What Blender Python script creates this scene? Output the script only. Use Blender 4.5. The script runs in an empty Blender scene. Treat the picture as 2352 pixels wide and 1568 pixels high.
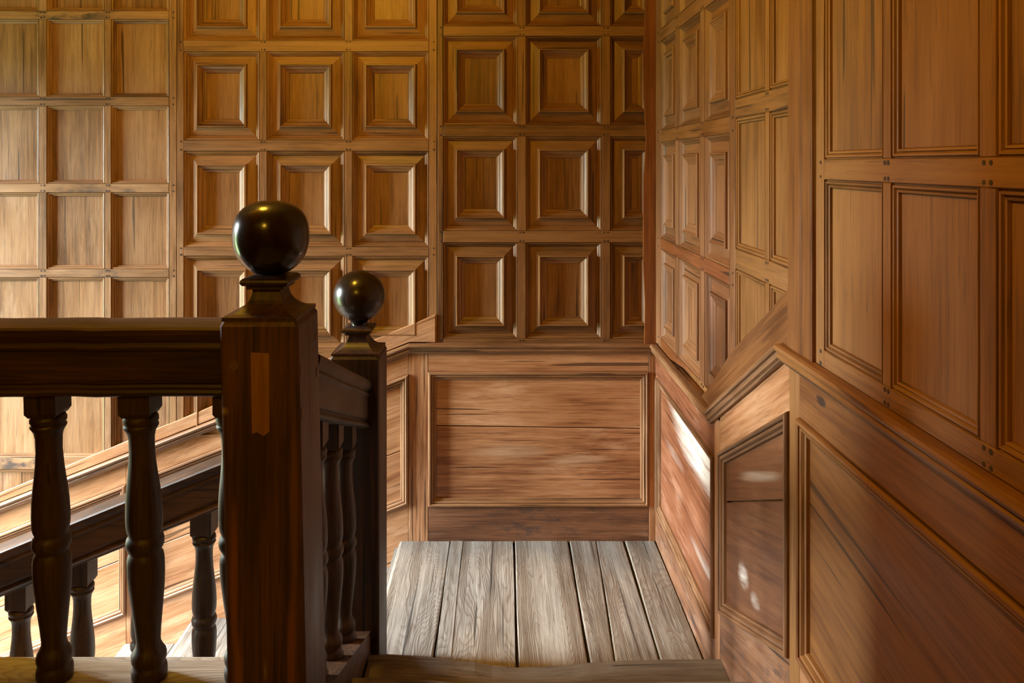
import bpy, math, random
from mathutils import Vector, Matrix, Euler

random.seed(7)
SC = bpy.context.scene
COL = SC.collection

# ------------------------------------------------------------------ camera, world, lights, exposure
F, CX, HY = 1900.0, 1150.0, 375.0        # focal length and vanishing point in pixels of a 2352x1568 frame
EYE = 1.66                               # eye height above the quarter landing
D = 0.68                                 # camera to right wall
YB = 3.639                               # camera to back wall
KB = YB / F

cam_d = bpy.data.cameras.new('camera')
cam_d.sensor_width = 36.0
cam_d.lens = 36.0 * F / 2352.0
cam_d.shift_x = (1176.0 - CX) / 2352.0
cam_d.shift_y = (HY - 784.0) / 2352.0
cam_d.clip_start = 0.05
cam = bpy.data.objects.new('camera', cam_d)
COL.objects.link(cam)
cam.location = (0, 0, EYE)
cam.rotation_euler = (math.pi / 2, 0, 0)
SC.camera = cam

WIN_X, WIN_Y0, WIN_Y1, WIN_Z0, WIN_Z1 = -4.2, 2.40, 3.35, -0.60, 2.25
world = bpy.data.worlds.new('sky')
SC.world = world
world.use_nodes = True
nt = world.node_tree
nt.nodes.clear()
wo = nt.nodes.new('ShaderNodeOutputWorld')
wb = nt.nodes.new('ShaderNodeBackground')
wb.inputs['Strength'].default_value = 245.0
# bright overcast sky above the horizon, dim green garden below it
wt = nt.nodes.new('ShaderNodeTexCoord')
wx_ = nt.nodes.new('ShaderNodeSeparateXYZ')
wr = nt.nodes.new('ShaderNodeValToRGB')
nt.links.new(wt.outputs['Generated'], wx_.inputs[0])
nt.links.new(wx_.outputs['Z'], wr.inputs['Fac'])
wr.color_ramp.elements[0].position = 0.0
wr.color_ramp.elements[0].color = (.055, .085, .04, 1)
wr.color_ramp.elements[1].position = 0.10
wr.color_ramp.elements[1].color = (.88, .97, 1.0, 1)
nt.links.new(wr.outputs[0], wb.inputs['Color'])
nt.links.new(wb.outputs[0], wo.inputs[0])

pl = bpy.data.lights.new('window_portal', 'AREA')
pl.shape = 'RECTANGLE'
pl.size = WIN_Z1 - WIN_Z0
pl.size_y = WIN_Y1 - WIN_Y0
pl.cycles.is_portal = True
plo = bpy.data.objects.new('window_portal', pl)
COL.objects.link(plo)
plo.location = (WIN_X - 0.16, (WIN_Y0 + WIN_Y1) / 2, (WIN_Z0 + WIN_Z1) / 2)
plo.rotation_euler = (0, -math.pi / 2, 0)

LAMP = (-0.90, 2.00, 2.88)
LAMP_W = 82.0
LAMP_COL = (1.0, 0.56, 0.04)
LAMP2 = (-0.75, -0.75, 2.75)
LAMP2_W = 50.0

SC.view_settings.view_transform = 'Standard'
SC.view_settings.look = 'None'
SC.view_settings.exposure = 0.0
SC.view_settings.gamma = 1.0
SC.view_settings.use_curve_mapping = False
SC.cycles.use_denoising = True
SC.cycles.max_bounces = 6
SC.cycles.diffuse_bounces = 4
SC.cycles.use_adaptive_sampling = True
SC.cycles.adaptive_threshold = 0.03
SC.cycles.glossy_bounces = 3
SC.cycles.sample_clamp_indirect = 6.0
SC.cycles.caustics_reflective = False
SC.cycles.caustics_refractive = False

# ------------------------------------------------------------------ materials
STY = {
    # colours dark, mid, light (linear), roughness, bump, wear (pale rubbed smears), streak contrast
    'oak':   dict(c=((.108, .046, .016), (.245, .116, .042), (.345, .176, .072)), rough=.42, bump=.35, wear=.10),
    'oakd':  dict(c=((.080, .031, .009), (.180, .078, .022), (.26, .122, .040)), rough=.42, bump=.35, wear=.08),
    'oakl':  dict(c=((.115, .053, .02), (.245, .122, .050), (.37, .20, .093)), rough=.40, bump=.4, wear=.30),
    'oakls': dict(c=((.115, .053, .02), (.245, .122, .050), (.37, .20, .093)), rough=.40, bump=.4, wear=.30, stain=.9),
    'oakr':  dict(c=((.10, .034, .008), (.20, .076, .018), (.27, .11, .03)), rough=.42, bump=.3, wear=.06),
    'oakf':  dict(c=((.085, .032, .011), (.195, .078, .027), (.275, .124, .050)), rough=.46, bump=.3, wear=.12),
    'oakg':  dict(c=((.115, .046, .011), (.228, .096, .022), (.305, .138, .036)), rough=.50, bump=.22, wear=.06),
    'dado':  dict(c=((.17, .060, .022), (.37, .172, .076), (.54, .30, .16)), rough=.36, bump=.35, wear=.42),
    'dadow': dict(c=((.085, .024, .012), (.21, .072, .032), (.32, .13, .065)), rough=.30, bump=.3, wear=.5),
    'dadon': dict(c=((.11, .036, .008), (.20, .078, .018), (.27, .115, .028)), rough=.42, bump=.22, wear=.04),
    'mould': dict(c=((.09, .036, .014), (.20, .090, .036), (.34, .180, .085)), rough=.42, bump=.4, wear=.30),
    'red':   dict(c=((.11, .030, .006), (.205, .062, .014), (.27, .095, .024)), rough=.40, bump=.25, wear=.05),
    'dark':  dict(c=((.012, .005, .002), (.045, .018, .006), (.12, .048, .014)), rough=.46, bump=.3, wear=.04),
    'darkb': dict(c=((.016, .008, .004), (.042, .021, .011), (.085, .046, .026)), rough=.45, bump=.3, wear=.05),
    'dados': dict(c=((.075, .028, .012), (.18, .074, .032), (.30, .145, .072)), rough=.45, bump=.45, wear=.45, stain=.7),
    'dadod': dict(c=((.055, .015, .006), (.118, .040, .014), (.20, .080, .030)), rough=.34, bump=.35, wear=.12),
    'ball':  dict(c=((.006, .003, .002), (.014, .007, .004), (.024, .012, .007)), rough=.17, bump=.05, wear=.0),
    'floor': dict(c=((.15, .125, .103), (.335, .292, .245), (.47, .42, .36)), rough=.62, bump=.9, wear=.12, rings=True),
    'tread': dict(c=((.085, .065, .047), (.19, .150, .112), (.27, .22, .17)), rough=.55, bump=.6, wear=.10),
    'patch': dict(c=((.22, .10, .022), (.32, .155, .036), (.40, .20, .05)), rough=.45, bump=.2, wear=.0),
    'peg':   dict(c=((.020, .010, .006), (.030, .014, .008), (.05, .024, .012)), rough=.6, bump=.1, wear=.0),
    'plug':  dict(c=((.10, .050, .014), (.14, .07, .02), (.19, .10, .03)), rough=.5, bump=.1, wear=.0),
}
_mats = {}


def wood(style, d=(0, 0, 1), smears=()):
    """procedural timber with its grain along d; smears = rubbed pale patches, one with glare painted in (centre, half size, amount)"""
    d = Vector(d).normalized()
    key = (style, tuple(round(x, 2) for x in d), smears)
    if key in _mats:
        return _mats[key]
    s = STY[style]
    m = bpy.data.materials.new('wood_' + style)
    m.use_nodes = True
    t = m.node_tree
    t.nodes.clear()
    N, L = t.nodes.new, t.links.new
    out = N('ShaderNodeOutputMaterial')
    bs = N('ShaderNodeBsdfPrincipled')
    L(bs.outputs[0], out.inputs[0])
    tc = N('ShaderNodeTexCoord')
    oi = N('ShaderNodeObjectInfo')
    rnd = N('ShaderNodeVectorMath'); rnd.operation = 'SCALE'
    rnd.inputs[0].default_value = (17.3, 31.7, 23.1)
    L(oi.outputs['Random'], rnd.inputs['Scale'])
    rot = N('ShaderNodeMapping'); rot.vector_type = 'TEXTURE'
    q = Vector((1, 0, 0)).rotation_difference(d)
    rot.inputs['Rotation'].default_value = q.to_euler()
    L(tc.outputs['Object'], rot.inputs['Vector'])
    add = N('ShaderNodeVectorMath'); add.operation = 'ADD'
    L(rot.outputs[0], add.inputs[0]); L(rnd.outputs[0], add.inputs[1])

    def noise(scale3, detail=4, rough=.55, dist=0.0):
        mp = N('ShaderNodeMapping')
        mp.inputs['Scale'].default_value = scale3
        L(add.outputs[0], mp.inputs['Vector'])
        n = N('ShaderNodeTexNoise')
        n.inputs['Scale'].default_value = 1.0
        n.inputs['Detail'].default_value = detail
        n.inputs['Roughness'].default_value = rough
        n.inputs['Distortion'].default_value = dist
        L(mp.outputs[0], n.inputs['Vector'])
        return n.outputs['Fac']

    def rng(sock, a, b, c=0.0, e=1.0):
        r = N('ShaderNodeMapRange')
        r.inputs['From Min'].default_value = a
        r.inputs['From Max'].default_value = b
        r.inputs['To Min'].default_value = c
        r.inputs['To Max'].default_value = e
        L(sock, r.inputs['Value'])
        return r.outputs[0]

    def math2(op, a, b):
        n = N('ShaderNodeMath'); n.operation = op
        for i, x in enumerate((a, b)):
            if isinstance(x, (int, float)):
                n.inputs[i].default_value = x
            else:
                L(x, n.inputs[i])
        return n.outputs[0]

    def mix(fac, a, b, blend='MIX'):
        n = N('ShaderNodeMix'); n.data_type = 'RGBA'; n.blend_type = blend
        if isinstance(fac, (int, float)):
            n.inputs['Factor'].default_value = fac
        else:
            L(fac, n.inputs['Factor'])
        for i, x in ((6, a), (7, b)):
            if isinstance(x, tuple):
                n.inputs[i].default_value = x if len(x) == 4 else x + (1,)
            else:
                L(x, n.inputs[i])
        return n.outputs[2]

    streak = noise((2.2, 34, 34), 3, .62, .5)
    streak2 = noise((3.2, 100, 100), 2, .6)
    fine = noise((9, 300, 300), 1, .6)
    blotch = noise((2.2, 6.5, 6.5), 3, .55)
    if s.get('rings'):
        mp = N('ShaderNodeMapping'); mp.inputs['Scale'].default_value = (1.1, 9.0, 9.0)
        L(add.outputs[0], mp.inputs['Vector'])
        n2 = N('ShaderNodeTexNoise'); n2.inputs['Scale'].default_value = 1.0
        n2.inputs['Detail'].default_value = 2; n2.inputs['Roughness'].default_value = .35
        L(mp.outputs[0], n2.inputs['Vector'])
        band = math2('FRACT', math2('MULTIPLY', n2.outputs['Fac'], 46.0), 0.0)
        ring = math2('POWER', band, 2.6)
    base_f = math2('ADD', math2('MULTIPLY', streak, .38), math2('MULTIPLY', blotch, .42))
    base_f = math2('ADD', base_f, math2('MULTIPLY', streak2, .38))
    base_f = math2('ADD', base_f, math2('MULTIPLY', math2('SUBTRACT', fine, .5), .34))
    base_f = math2('ADD', base_f, math2('MULTIPLY', math2('SUBTRACT', oi.outputs['Random'], .5), .14))
    ramp = N('ShaderNodeValToRGB')
    e = ramp.color_ramp.elements
    c = s['c']
    e[0].position = .40; e[0].color = c[0] + (1,)
    e[1].position = .80; e[1].color = c[2] + (1,)
    k = e.new(.58); k.color = c[1] + (1,)
    L(base_f, ramp.inputs['Fac'])
    col = ramp.outputs['Color']
    dk = tuple(x * .35 for x in c[0])
    col = mix(math2('MULTIPLY', rng(fine, .60, .74), .6), col, dk)
    if s.get('rings'):
        col = mix(math2('MULTIPLY', ring, .62), col, (.17, .105, .062))
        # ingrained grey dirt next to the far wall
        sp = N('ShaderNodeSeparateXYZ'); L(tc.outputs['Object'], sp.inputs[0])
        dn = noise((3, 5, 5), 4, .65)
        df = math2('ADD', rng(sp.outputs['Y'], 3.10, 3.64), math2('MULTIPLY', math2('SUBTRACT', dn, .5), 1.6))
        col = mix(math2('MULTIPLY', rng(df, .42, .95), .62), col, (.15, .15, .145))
    # long dark splits
    split = noise((1.3, 60, 60), 1, .5)
    col = mix(math2('MULTIPLY', rng(split, .69, .715), .85), col, dk)
    if s['wear'] > 0:
        sm = noise((4.0, 22, 22), 4, .68)
        big = noise((2.2, 4.5, 4.5), 0, .5)
        wf = math2('MULTIPLY', rng(sm, .50, .72), rng(big, .47, .66))
        wf = math2('MULTIPLY', wf, s['wear'])
        pale = tuple(min(.8, c[2][i] * 1.15 + (.20, .18, .155)[i]) for i in range(3))
        col = mix(wf, col, pale)
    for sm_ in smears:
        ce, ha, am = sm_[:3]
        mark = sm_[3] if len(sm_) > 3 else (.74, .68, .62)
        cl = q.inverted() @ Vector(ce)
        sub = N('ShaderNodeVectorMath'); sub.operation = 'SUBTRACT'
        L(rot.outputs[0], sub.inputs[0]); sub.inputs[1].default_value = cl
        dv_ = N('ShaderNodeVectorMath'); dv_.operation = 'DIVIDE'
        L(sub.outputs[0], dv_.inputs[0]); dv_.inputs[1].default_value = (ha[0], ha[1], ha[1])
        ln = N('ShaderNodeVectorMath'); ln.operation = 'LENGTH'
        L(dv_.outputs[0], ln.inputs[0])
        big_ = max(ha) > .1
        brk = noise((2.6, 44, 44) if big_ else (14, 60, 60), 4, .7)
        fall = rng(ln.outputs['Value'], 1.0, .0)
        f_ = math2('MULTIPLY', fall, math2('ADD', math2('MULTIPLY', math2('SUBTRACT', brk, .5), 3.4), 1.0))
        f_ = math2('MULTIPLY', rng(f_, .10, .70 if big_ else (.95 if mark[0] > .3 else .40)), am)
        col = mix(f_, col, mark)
    if s.get('stain'):
        st_ = noise((7, 17, 17), 4, .7)
        st2 = noise((2.0, 3.0, 3.0), 0, .5)
        col = mix(math2('MULTIPLY', math2('MULTIPLY', rng(st_, .52, .66), rng(st2, .48, .60)), s['stain']), col, (.035, .026, .026))
    L(col, bs.inputs['Base Color'])
    ro = rng(blotch, .3, .7, s['rough'] - .07, s['rough'] + .12)
    ro = math2('ADD', ro, math2('MULTIPLY', fine, .06))
    L(ro, bs.inputs['Roughness'])
    bs.inputs['Specular IOR Level'].default_value = .5
    bp = N('ShaderNodeBump')
    bp.inputs['Strength'].default_value = s['bump']
    bp.inputs['Distance'].default_value = .0012
    h = math2('ADD', math2('MULTIPLY', fine, .5), math2('MULTIPLY', streak2, 1.1))
    if s.get('rings'):
        h = math2('ADD', h, math2('MULTIPLY', ring, .5))
    L(h, bp.inputs['Height'])
    L(bp.outputs[0], bs.inputs['Normal'])
    _mats[key] = m
    return m


def plain(name, col, rough=.6, metal=0.0):
    m = bpy.data.materials.new(name)
    m.use_nodes = True
    t = m.node_tree
    b = t.nodes['Principled BSDF']
    n = t.nodes.new('ShaderNodeTexNoise')
    n.inputs['Scale'].default_value = 9
    n.inputs['Detail'].default_value = 5
    r = t.nodes.new('ShaderNodeValToRGB')
    r.color_ramp.elements[0].color = tuple(x * .82 for x in col) + (1,)
    r.color_ramp.elements[1].color = tuple(min(1, x * 1.12) for x in col) + (1,)
    t.links.new(n.outputs['Fac'], r.inputs['Fac'])
    t.links.new(r.outputs[0], b.inputs['Base Color'])
    b.inputs['Roughness'].default_value = rough
    b.inputs['Metallic'].default_value = metal
    return m


X, Y, Z = (1, 0, 0), (0, 1, 0), (0, 0, 1)
M_PLASTER = plain('plaster_ochre', (.34, .23, .10), .85)
M_IRON = plain('iron_black', (.02, .018, .016), .5, .6)
M_STONE = plain('stone_grey', (.35, .33, .29), .8)

# ------------------------------------------------------------------ mesh helpers


def link(name, verts, faces, mats, parent=None, mat_idx=None, smooth=False):
    me = bpy.data.meshes.new(name)
    me.from_pydata([tuple(v) for v in verts], [], faces)
    if not isinstance(mats, (list, tuple)):
        mats = [mats]
    for m in mats:
        me.materials.append(m)
    if mat_idx:
        for p, i in zip(me.polygons, mat_idx):
            p.material_index = i
    if smooth:
        for p in me.polygons:
            p.use_smooth = True
    me.update()
    o = bpy.data.objects.new(name, me)
    COL.objects.link(o)
    if parent is not None:
        o.parent = parent
        root = parent
        w = Matrix.Identity(4)
        chain = []
        while root is not None:
            chain.append(root)
            root = root.parent
        for r in reversed(chain):
            w = w @ r.matrix_parent_inverse @ r.matrix_basis
        o.matrix_parent_inverse = w.inverted()
    return o


def thing(name, label, cat, loc, group=None):
    o = bpy.data.objects.new(name, None)
    COL.objects.link(o)
    o.location = loc
    o.empty_display_size = .1
    o['label'] = label
    o['category'] = cat
    if group:
        o['group'] = group
    return o


def structure(o, label, cat):
    o['kind'] = 'structure'
    o['label'] = label
    o['category'] = cat
    return o


def area(poly):
    return sum(poly[i][0] * poly[(i + 1) % len(poly)][1] - poly[(i + 1) % len(poly)][0] * poly[i][1]
               for i in range(len(poly))) / 2


def ccw(poly):
    return list(poly) if area(poly) > 0 else list(reversed(poly))


def inset(poly, t):
    """move every edge of a CCW polygon inwards by t"""
    n = len(poly)
    ls = []
    for i in range(n):
        a, b = Vector(poly[i]), Vector(poly[(i + 1) % n])
        d = (b - a).normalized()
        nrm = Vector((-d.y, d.x))
        ls.append((a + nrm * t, d))
    res = []
    for i in range(n):
        p, d = ls[i - 1]
        q_, e = ls[i]
        den = d.x * e.y - d.y * e.x
        if abs(den) < 1e-6:
            res.append(tuple(q_))
            continue
        s = ((q_.x - p.x) * e.y - (q_.y - p.y) * e.x) / den
        res.append(tuple(p + d * s))
    return res


def clip(poly, line):
    """part of a polygon above a line v = f(u)"""
    if line is None:
        return list(poly)
    res = []
    n = len(poly)
    for i in range(n):
        a, b = poly[i], poly[(i + 1) % n]
        da, db = a[1] - line(a[0]), b[1] - line(b[0])
        if da >= 0:
            res.append(a)
        if (da >= 0) != (db >= 0):
            f = da / (da - db)
            res.append((a[0] + (b[0] - a[0]) * f, a[1] + (b[1] - a[1]) * f))
    out = []
    for p in res:
        if not out or (abs(p[0] - out[-1][0]) + abs(p[1] - out[-1][1])) > .012:
            out.append(p)
    if len(out) > 2 and abs(out[0][0] - out[-1][0]) + abs(out[0][1] - out[-1][1]) < .012:
        out.pop()
    return out if len(out) > 2 and abs(area(out)) > .0004 else []


class Wall:
    """a wall plane with local axes u (to the right as seen), v (up, from eye level), w (out of the wall)"""

    def __init__(self, kind):
        self.kind = kind

    def p(self, u, v, w):
        if self.kind == 'back':
            return (u, YB - w, EYE + v)
        return (D - w, -u, EYE + v)

    def dir(self, du, dv):
        if self.kind == 'back':
            return (du, 0, dv)
        return (0, -du, dv)

    def board(self, name, poly, w0, w1, style, grain, parent, ch=.0016, jit=.0, smears=()):
        poly = ccw(poly)
        if jit:
            poly = [(a + random.uniform(-jit, jit), b + random.uniform(-jit, jit)) for a, b in poly]
        n = len(poly)
        pin = inset(poly, ch)
        vs = [self.p(a, b, w0) for a, b in poly] + [self.p(a, b, w1 - ch) for a, b in poly] + \
             [self.p(a, b, w1) for a, b in pin]
        fs = []
        for i in range(n):
            j = (i + 1) % n
            fs.append((i, j, n + j, n + i))
            fs.append((n + i, n + j, 2 * n + j, 2 * n + i))
        fs.append(tuple(range(2 * n, 3 * n)))
        fs.append(tuple(range(n - 1, -1, -1)))
        return link(name, vs, fs, wood(style, self.dir(*grain), smears), parent)

    def rect(self, name, u0, u1, v0, v1, w0, w1, style, grain, parent, **k):
        return self.board(name, [(u0, v0), (u1, v0), (u1, v1), (u0, v1)], w0, w1, style, grain, parent, **k)

    def ring(self, name, poly, prof, style, parent):
        """mitred moulding run round the inside of poly; profile = (inset, w)"""
        poly = ccw(poly)
        n = len(poly)
        vs, fs, mi, mats, side = [], [], [], [], []
        for i in range(n):
            a, b = Vector(poly[i]), Vector(poly[(i + 1) % n])
            mats.append(wood(style, self.dir(*(b - a))))
        for t, w in prof:
            for a, b in inset(poly, t):
                vs.append(self.p(a, b, w))
        for k in range(len(prof) - 1):
            for i in range(n):
                j = (i + 1) % n
                fs.append((k * n + i, k * n + j, (k + 1) * n + j, (k + 1) * n + i))
                mi.append(i)
        return link(name, vs, fs, mats, parent, mi)

    def run(self, name, path, sec, style, parent):
        """rail of cross-section (w, dv) along a path of (u, v)"""
        n = len(sec)
        vs, fs = [], []
        for u, v in path:
            for w, dv in sec:
                vs.append(self.p(u, v + dv, w))
        for k in range(len(path) - 1):
            for i in range(n):
                j = (i + 1) % n
                fs.append((k * n + i, k * n + j, (k + 1) * n + j, (k + 1) * n + i))
        fs.append(tuple(range(n - 1, -1, -1)))
        fs.append(tuple((len(path) - 1) * n + i for i in range(n)))
        a, b = Vector(path[0]), Vector(path[-1])
        return link(name, vs, fs, wood(style, self.dir(*(b - a))), parent)


P_SIMPLE = [(0, 0), (.0008, -.004), (.0022, -.004), (.003, -.0015), (.006, -.003), (.0085, -.0075), (.0095, -.0105), (.0108, -.0105),
            (.0125, -.0095), (.0155, -.0125), (.0165, -.0195), (.018, -.0195)]
P_NEAR = [(0, 0), (.0012, -.0055), (.003, -.0055), (.0045, -.001), (.008, -.0015), (.010, -.006), (.0112, -.0075), (.0125, -.0045),
          (.016, -.0055), (.0175, -.0115), (.020, -.0115)]
P_OUT = [(0, 0), (.001, -.0045), (.0025, -.0045), (.0035, -.002), (.006, -.003), (.011, -.0105), (.0125, -.0125), (.0135, -.0112),
         (.0185, -.0170), (.0200, -.0195), (.022, -.0180), (.056, -.0095)]
P_IN = [(.055, -.0125), (.0558, .002), (.058, .0072), (.062, .0078), (.064, .0035), (.0655, .0005), (.067, .0015), (.073, -.0045), (.078, -.0080),
        (.0795, -.0115), (.081, -.0105), (.088, -.0155), (.094, -.0180), (.0955, -.0225), (.098, -.0225)]
P_IN_LOW = [(a, -.0095 + (b + .0095) * .55) for a, b in P_IN]
P_BOL = [(0, -.002), (.001, .006), (.004, .0105), (.010, .0115), (.0135, .0085), (.0145, .0035), (.016, .0035), (.0175, .006), (.023, .005),
         (.026, .0), (.0275, -.003), (.029, -.001), (.034, -.003), (.0365, -.0125), (.038, -.0125)]
CAP = [(0, 0), (.020, 0), (.027, -.003), (.030, -.009), (.027, -.0155), (.020, -.018), (.0185, -.022), (.022, -.027),
       (.0205, -.033), (.013, -.037), (.010, -.044), (0, -.044)]

WB, WR = Wall('back'), Wall('right')


def bu(px):                                # back wall: pixel column -> u
    return (px - CX) * KB


def bv(py):                                # back wall: pixel row -> v
    return (HY - py) * KB


def ru(px):                                # right wall: pixel column -> u (= -Y)
    return -D * F / (px - CX)


def geo_panel(W, u0, u1, v0, v1, parent, style='oak'):
    """oak panel with an outer moulding, sloping field and raised inner frame"""
    poly = [(u0, v0), (u1, v0), (u1, v1), (u0, v1)]
    e = .098
    p = W.rect('panel', u0 + e - .004, u1 - e + .004, v0 + e - .004, v1 - e + .004, -.028, -.0205 if W.kind == 'back' else -.0155, style, (0, 1), parent)
    W.ring('panel_moulding', poly, P_OUT, style, p)
    W.ring('inner_frame', poly, P_IN if W.kind == 'back' else P_IN_LOW, style, p)
    return p


def plain_panel(W, u0, u1, v0, v1, parent, style, prof, mstyle=None, line=None):
    poly = ccw(clip([(u0, v0), (u1, v0), (u1, v1), (u0, v1)], line))
    e = prof[-1][0] - .003
    p = W.board('panel', inset(poly, e), -.026, prof[-1][1] + .001, style, (0, 1), parent)
    W.ring('panel_moulding', poly, prof, mstyle or style, p)
    return p


def pegs(W, pts, parent, r=.0042):
    vs, fs = [], []
    for u, v in pts:
        b = len(vs)
        rr = r * random.uniform(.75, 1.2)
        for i in range(7):
            a = i * 2 * math.pi / 7
            vs.append(W.p(u + rr * math.cos(a), v + rr * math.sin(a), -.001))
        for i in range(7):
            a = i * 2 * math.pi / 7
            vs.append(W.p(u + rr * math.cos(a), v + rr * math.sin(a), .0011))
        fs.append(tuple(b + 7 + i for i in range(7)))
        for i in range(7):
            fs.append((b + i, b + (i + 1) % 7, b + 7 + (i + 1) % 7, b + 7 + i))
    o = link('joint_peg', vs, fs, wood('peg'), parent)
    o['kind'] = 'stuff'
    o['label'] = 'small dark oak pegs pinning the joints'
    return o


def box(name, lo, hi, mat, parent=None, ch=0.0):
    x0, y0, z0 = lo
    x1, y1, z1 = hi
    if ch == 0:
        vs = [(x0, y0, z0), (x1, y0, z0), (x1, y1, z0), (x0, y1, z0), (x0, y0, z1), (x1, y0, z1), (x1, y1, z1), (x0, y1, z1)]
        fs = [(3, 2, 1, 0), (4, 5, 6, 7), (0, 1, 5, 4), (1, 2, 6, 5), (2, 3, 7, 6), (3, 0, 4, 7)]
        return link(name, vs, fs, mat, parent)
    vs, fs = [], []
    for z, i in ((z0, ch), (z0 + ch, 0), (z1 - ch, 0), (z1, ch)):
        c = ch if i == 0 else ch
        # octagon-like corners keep the arrises soft
        a = [(x0 + i, y0 + i + c), (x0 + i + c, y0 + i), (x1 - i - c, y0 + i), (x1 - i, y0 + i + c),
             (x1 - i, y1 - i - c), (x1 - i - c, y1 - i), (x0 + i + c, y1 - i), (x0 + i, y1 - i - c)]
        vs += [(p[0], p[1], z) for p in a]
    for k in range(3):
        for i in range(8):
            j = (i + 1) % 8
            fs.append((k * 8 + i, k * 8 + j, k * 8 + 8 + j, k * 8 + 8 + i))
    fs.append(tuple(range(7, -1, -1)))
    fs.append(tuple(range(24, 32)))
    return link(name, vs, fs, mat, parent)


def lathe(prof, n=28):
    """(r, z) list from top to bottom -> verts, faces"""
    vs, fs = [], []
    for r, z in prof:
        for i in range(n):
            a = 2 * math.pi * i / n
            vs.append((r * math.cos(a), r * math.sin(a), z))
    for k in range(len(prof) - 1):
        for i in range(n):
            j = (i + 1) % n
            fs.append((k * n + i, (k + 1) * n + i, (k + 1) * n + j, k * n + j))
    fs.append(tuple(range(n)))
    fs.append(tuple((len(prof) - 1) * n + i for i in reversed(range(n))))
    return vs, fs


# ------------------------------------------------------------------ room shell
CEIL = 1.74
Z_CEIL = EYE + CEIL
XL = WIN_X

wall_back = box('wall_back', (XL - .2, YB + .03, -2.4), (D + .25, YB + .25, Z_CEIL + .1), wood('oak'))
structure(wall_back, 'panelled oak back wall with raised square panels above a reddish dado', 'wall')
wall_right = box('wall_right', (D + .03, -1.6, -2.4), (D + .25, YB + .028, Z_CEIL + .1), wood('oakg'))
structure(wall_right, 'oak panelled side wall whose dado climbs beside the short steps', 'wall')
wall_rear = box('wall_rear', (XL - .2, -1.8, -2.4), (D + .25, -1.6, Z_CEIL + .1), wood('oakg', Z))
structure(wall_rear, 'panelled wall behind the upper landing', 'wall')
ceiling = box('ceiling', (XL - .2, -1.6, Z_CEIL), (D + .03, YB + .03, Z_CEIL + .1), M_PLASTER)
structure(ceiling, 'ochre plaster ceiling over the stairwell', 'ceiling')

XP = -1.25
wall_blocker = box('wall_blocker', (XP - .2, -1.6, -2.2), (XP, 1.96, Z_CEIL), wood('oakg', Z))  # added out of view, shaped to keep window light off the near right wall
structure(wall_blocker, 'added unseen partition of upright oak boards that blocks window light from the near wall', 'wall')
yb_ = -1.598
while yb_ < 1.9:
    w_ = random.uniform(.17, .24)
    y2_ = 1.958 if yb_ + w_ > 1.80 else yb_ + w_
    box('board', (XP, yb_, .38), (XP + .014, y2_ - .003, Z_CEIL - .001), wood('oakg', Z), wall_blocker, .003)
    yb_ = y2_

# left wall with the stair window
wl = [((XL - .22, -1.6, -2.4), (XL, WIN_Y0, Z_CEIL + .1)),
      ((XL - .22, WIN_Y1, -2.4), (XL, YB + .03, Z_CEIL + .1)),
      ((XL - .22, WIN_Y0, -2.4), (XL, WIN_Y1, WIN_Z0)),
      ((XL - .22, WIN_Y0, WIN_Z1), (XL, WIN_Y1, Z_CEIL + .1))]
vs, fs = [], []
for lo, hi in wl:
    b = len(vs)
    x0, y0, z0 = lo
    x1, y1, z1 = hi
    vs += [(x0, y0, z0), (x1, y0, z0), (x1, y1, z0), (x0, y1, z0), (x0, y0, z1), (x1, y0, z1), (x1, y1, z1), (x0, y1, z1)]
    fs += [tuple(b + i for i in f) for f in
           ((3, 2, 1, 0), (4, 5, 6, 7), (0, 1, 5, 4), (1, 2, 6, 5), (2, 3, 7, 6), (3, 0, 4, 7))]
wall_left = link('wall_left', vs, fs, M_PLASTER)
structure(wall_left, 'plastered stairwell wall holding the tall daylight window', 'wall')

win = bpy.data.objects.new('window_1', None)
COL.objects.link(win)
win.location = (XL - .1, (WIN_Y0 + WIN_Y1) / 2, WIN_Z0)
structure(win, 'tall mullioned stair window of clear panes giving cool daylight', 'window')
WG = bpy.data.materials.new('window_glass')
WG.use_nodes = True
t = WG.node_tree
t.nodes.clear()
o_ = t.nodes.new('ShaderNodeOutputMaterial')
mx = t.nodes.new('ShaderNodeMixShader')
tr = t.nodes.new('ShaderNodeBsdfTransparent')
gl = t.nodes.new('ShaderNodeBsdfGlossy')
gl.inputs['Roughness'].default_value = .02
mx.inputs[0].default_value = .06
t.links.new(tr.outputs[0], mx.inputs[1])
t.links.new(gl.outputs[0], mx.inputs[2])
t.links.new(mx.outputs[0], o_.inputs[0])
xw = XL - .1
for y in (WIN_Y0, WIN_Y1 - .06):
    box('window_jamb', (xw - .04, y, WIN_Z0), (xw + .04, y + .06, WIN_Z1), M_STONE, win, .008)
for z in (WIN_Z0, WIN_Z1 - .06):
    box('window_rail', (xw - .04, WIN_Y0 + .06, z), (xw + .04, WIN_Y1 - .06, z + .06), M_STONE, win, .008)
ym = (WIN_Y0 + WIN_Y1) / 2
box('mullion', (xw - .04, ym - .03, WIN_Z0 + .06), (xw + .04, ym + .03, WIN_Z1 - .06), M_STONE, win, .008)
zt = WIN_Z0 + (WIN_Z1 - WIN_Z0) * .62
for a, b in ((WIN_Y0 + .06, ym - .03), (ym + .03, WIN_Y1 - .06)):
    box('transom', (xw - .04, a, zt - .03), (xw + .04, b, zt + .03), M_STONE, win, .008)
    for c, d_ in ((WIN_Z0 + .06, zt - .03), (zt + .03, WIN_Z1 - .06)):
        box('pane', (xw - .003, a, c), (xw + .003, b, d_), WG, win)

# ------------------------------------------------------------------ back wall panelling
W = WB


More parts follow.
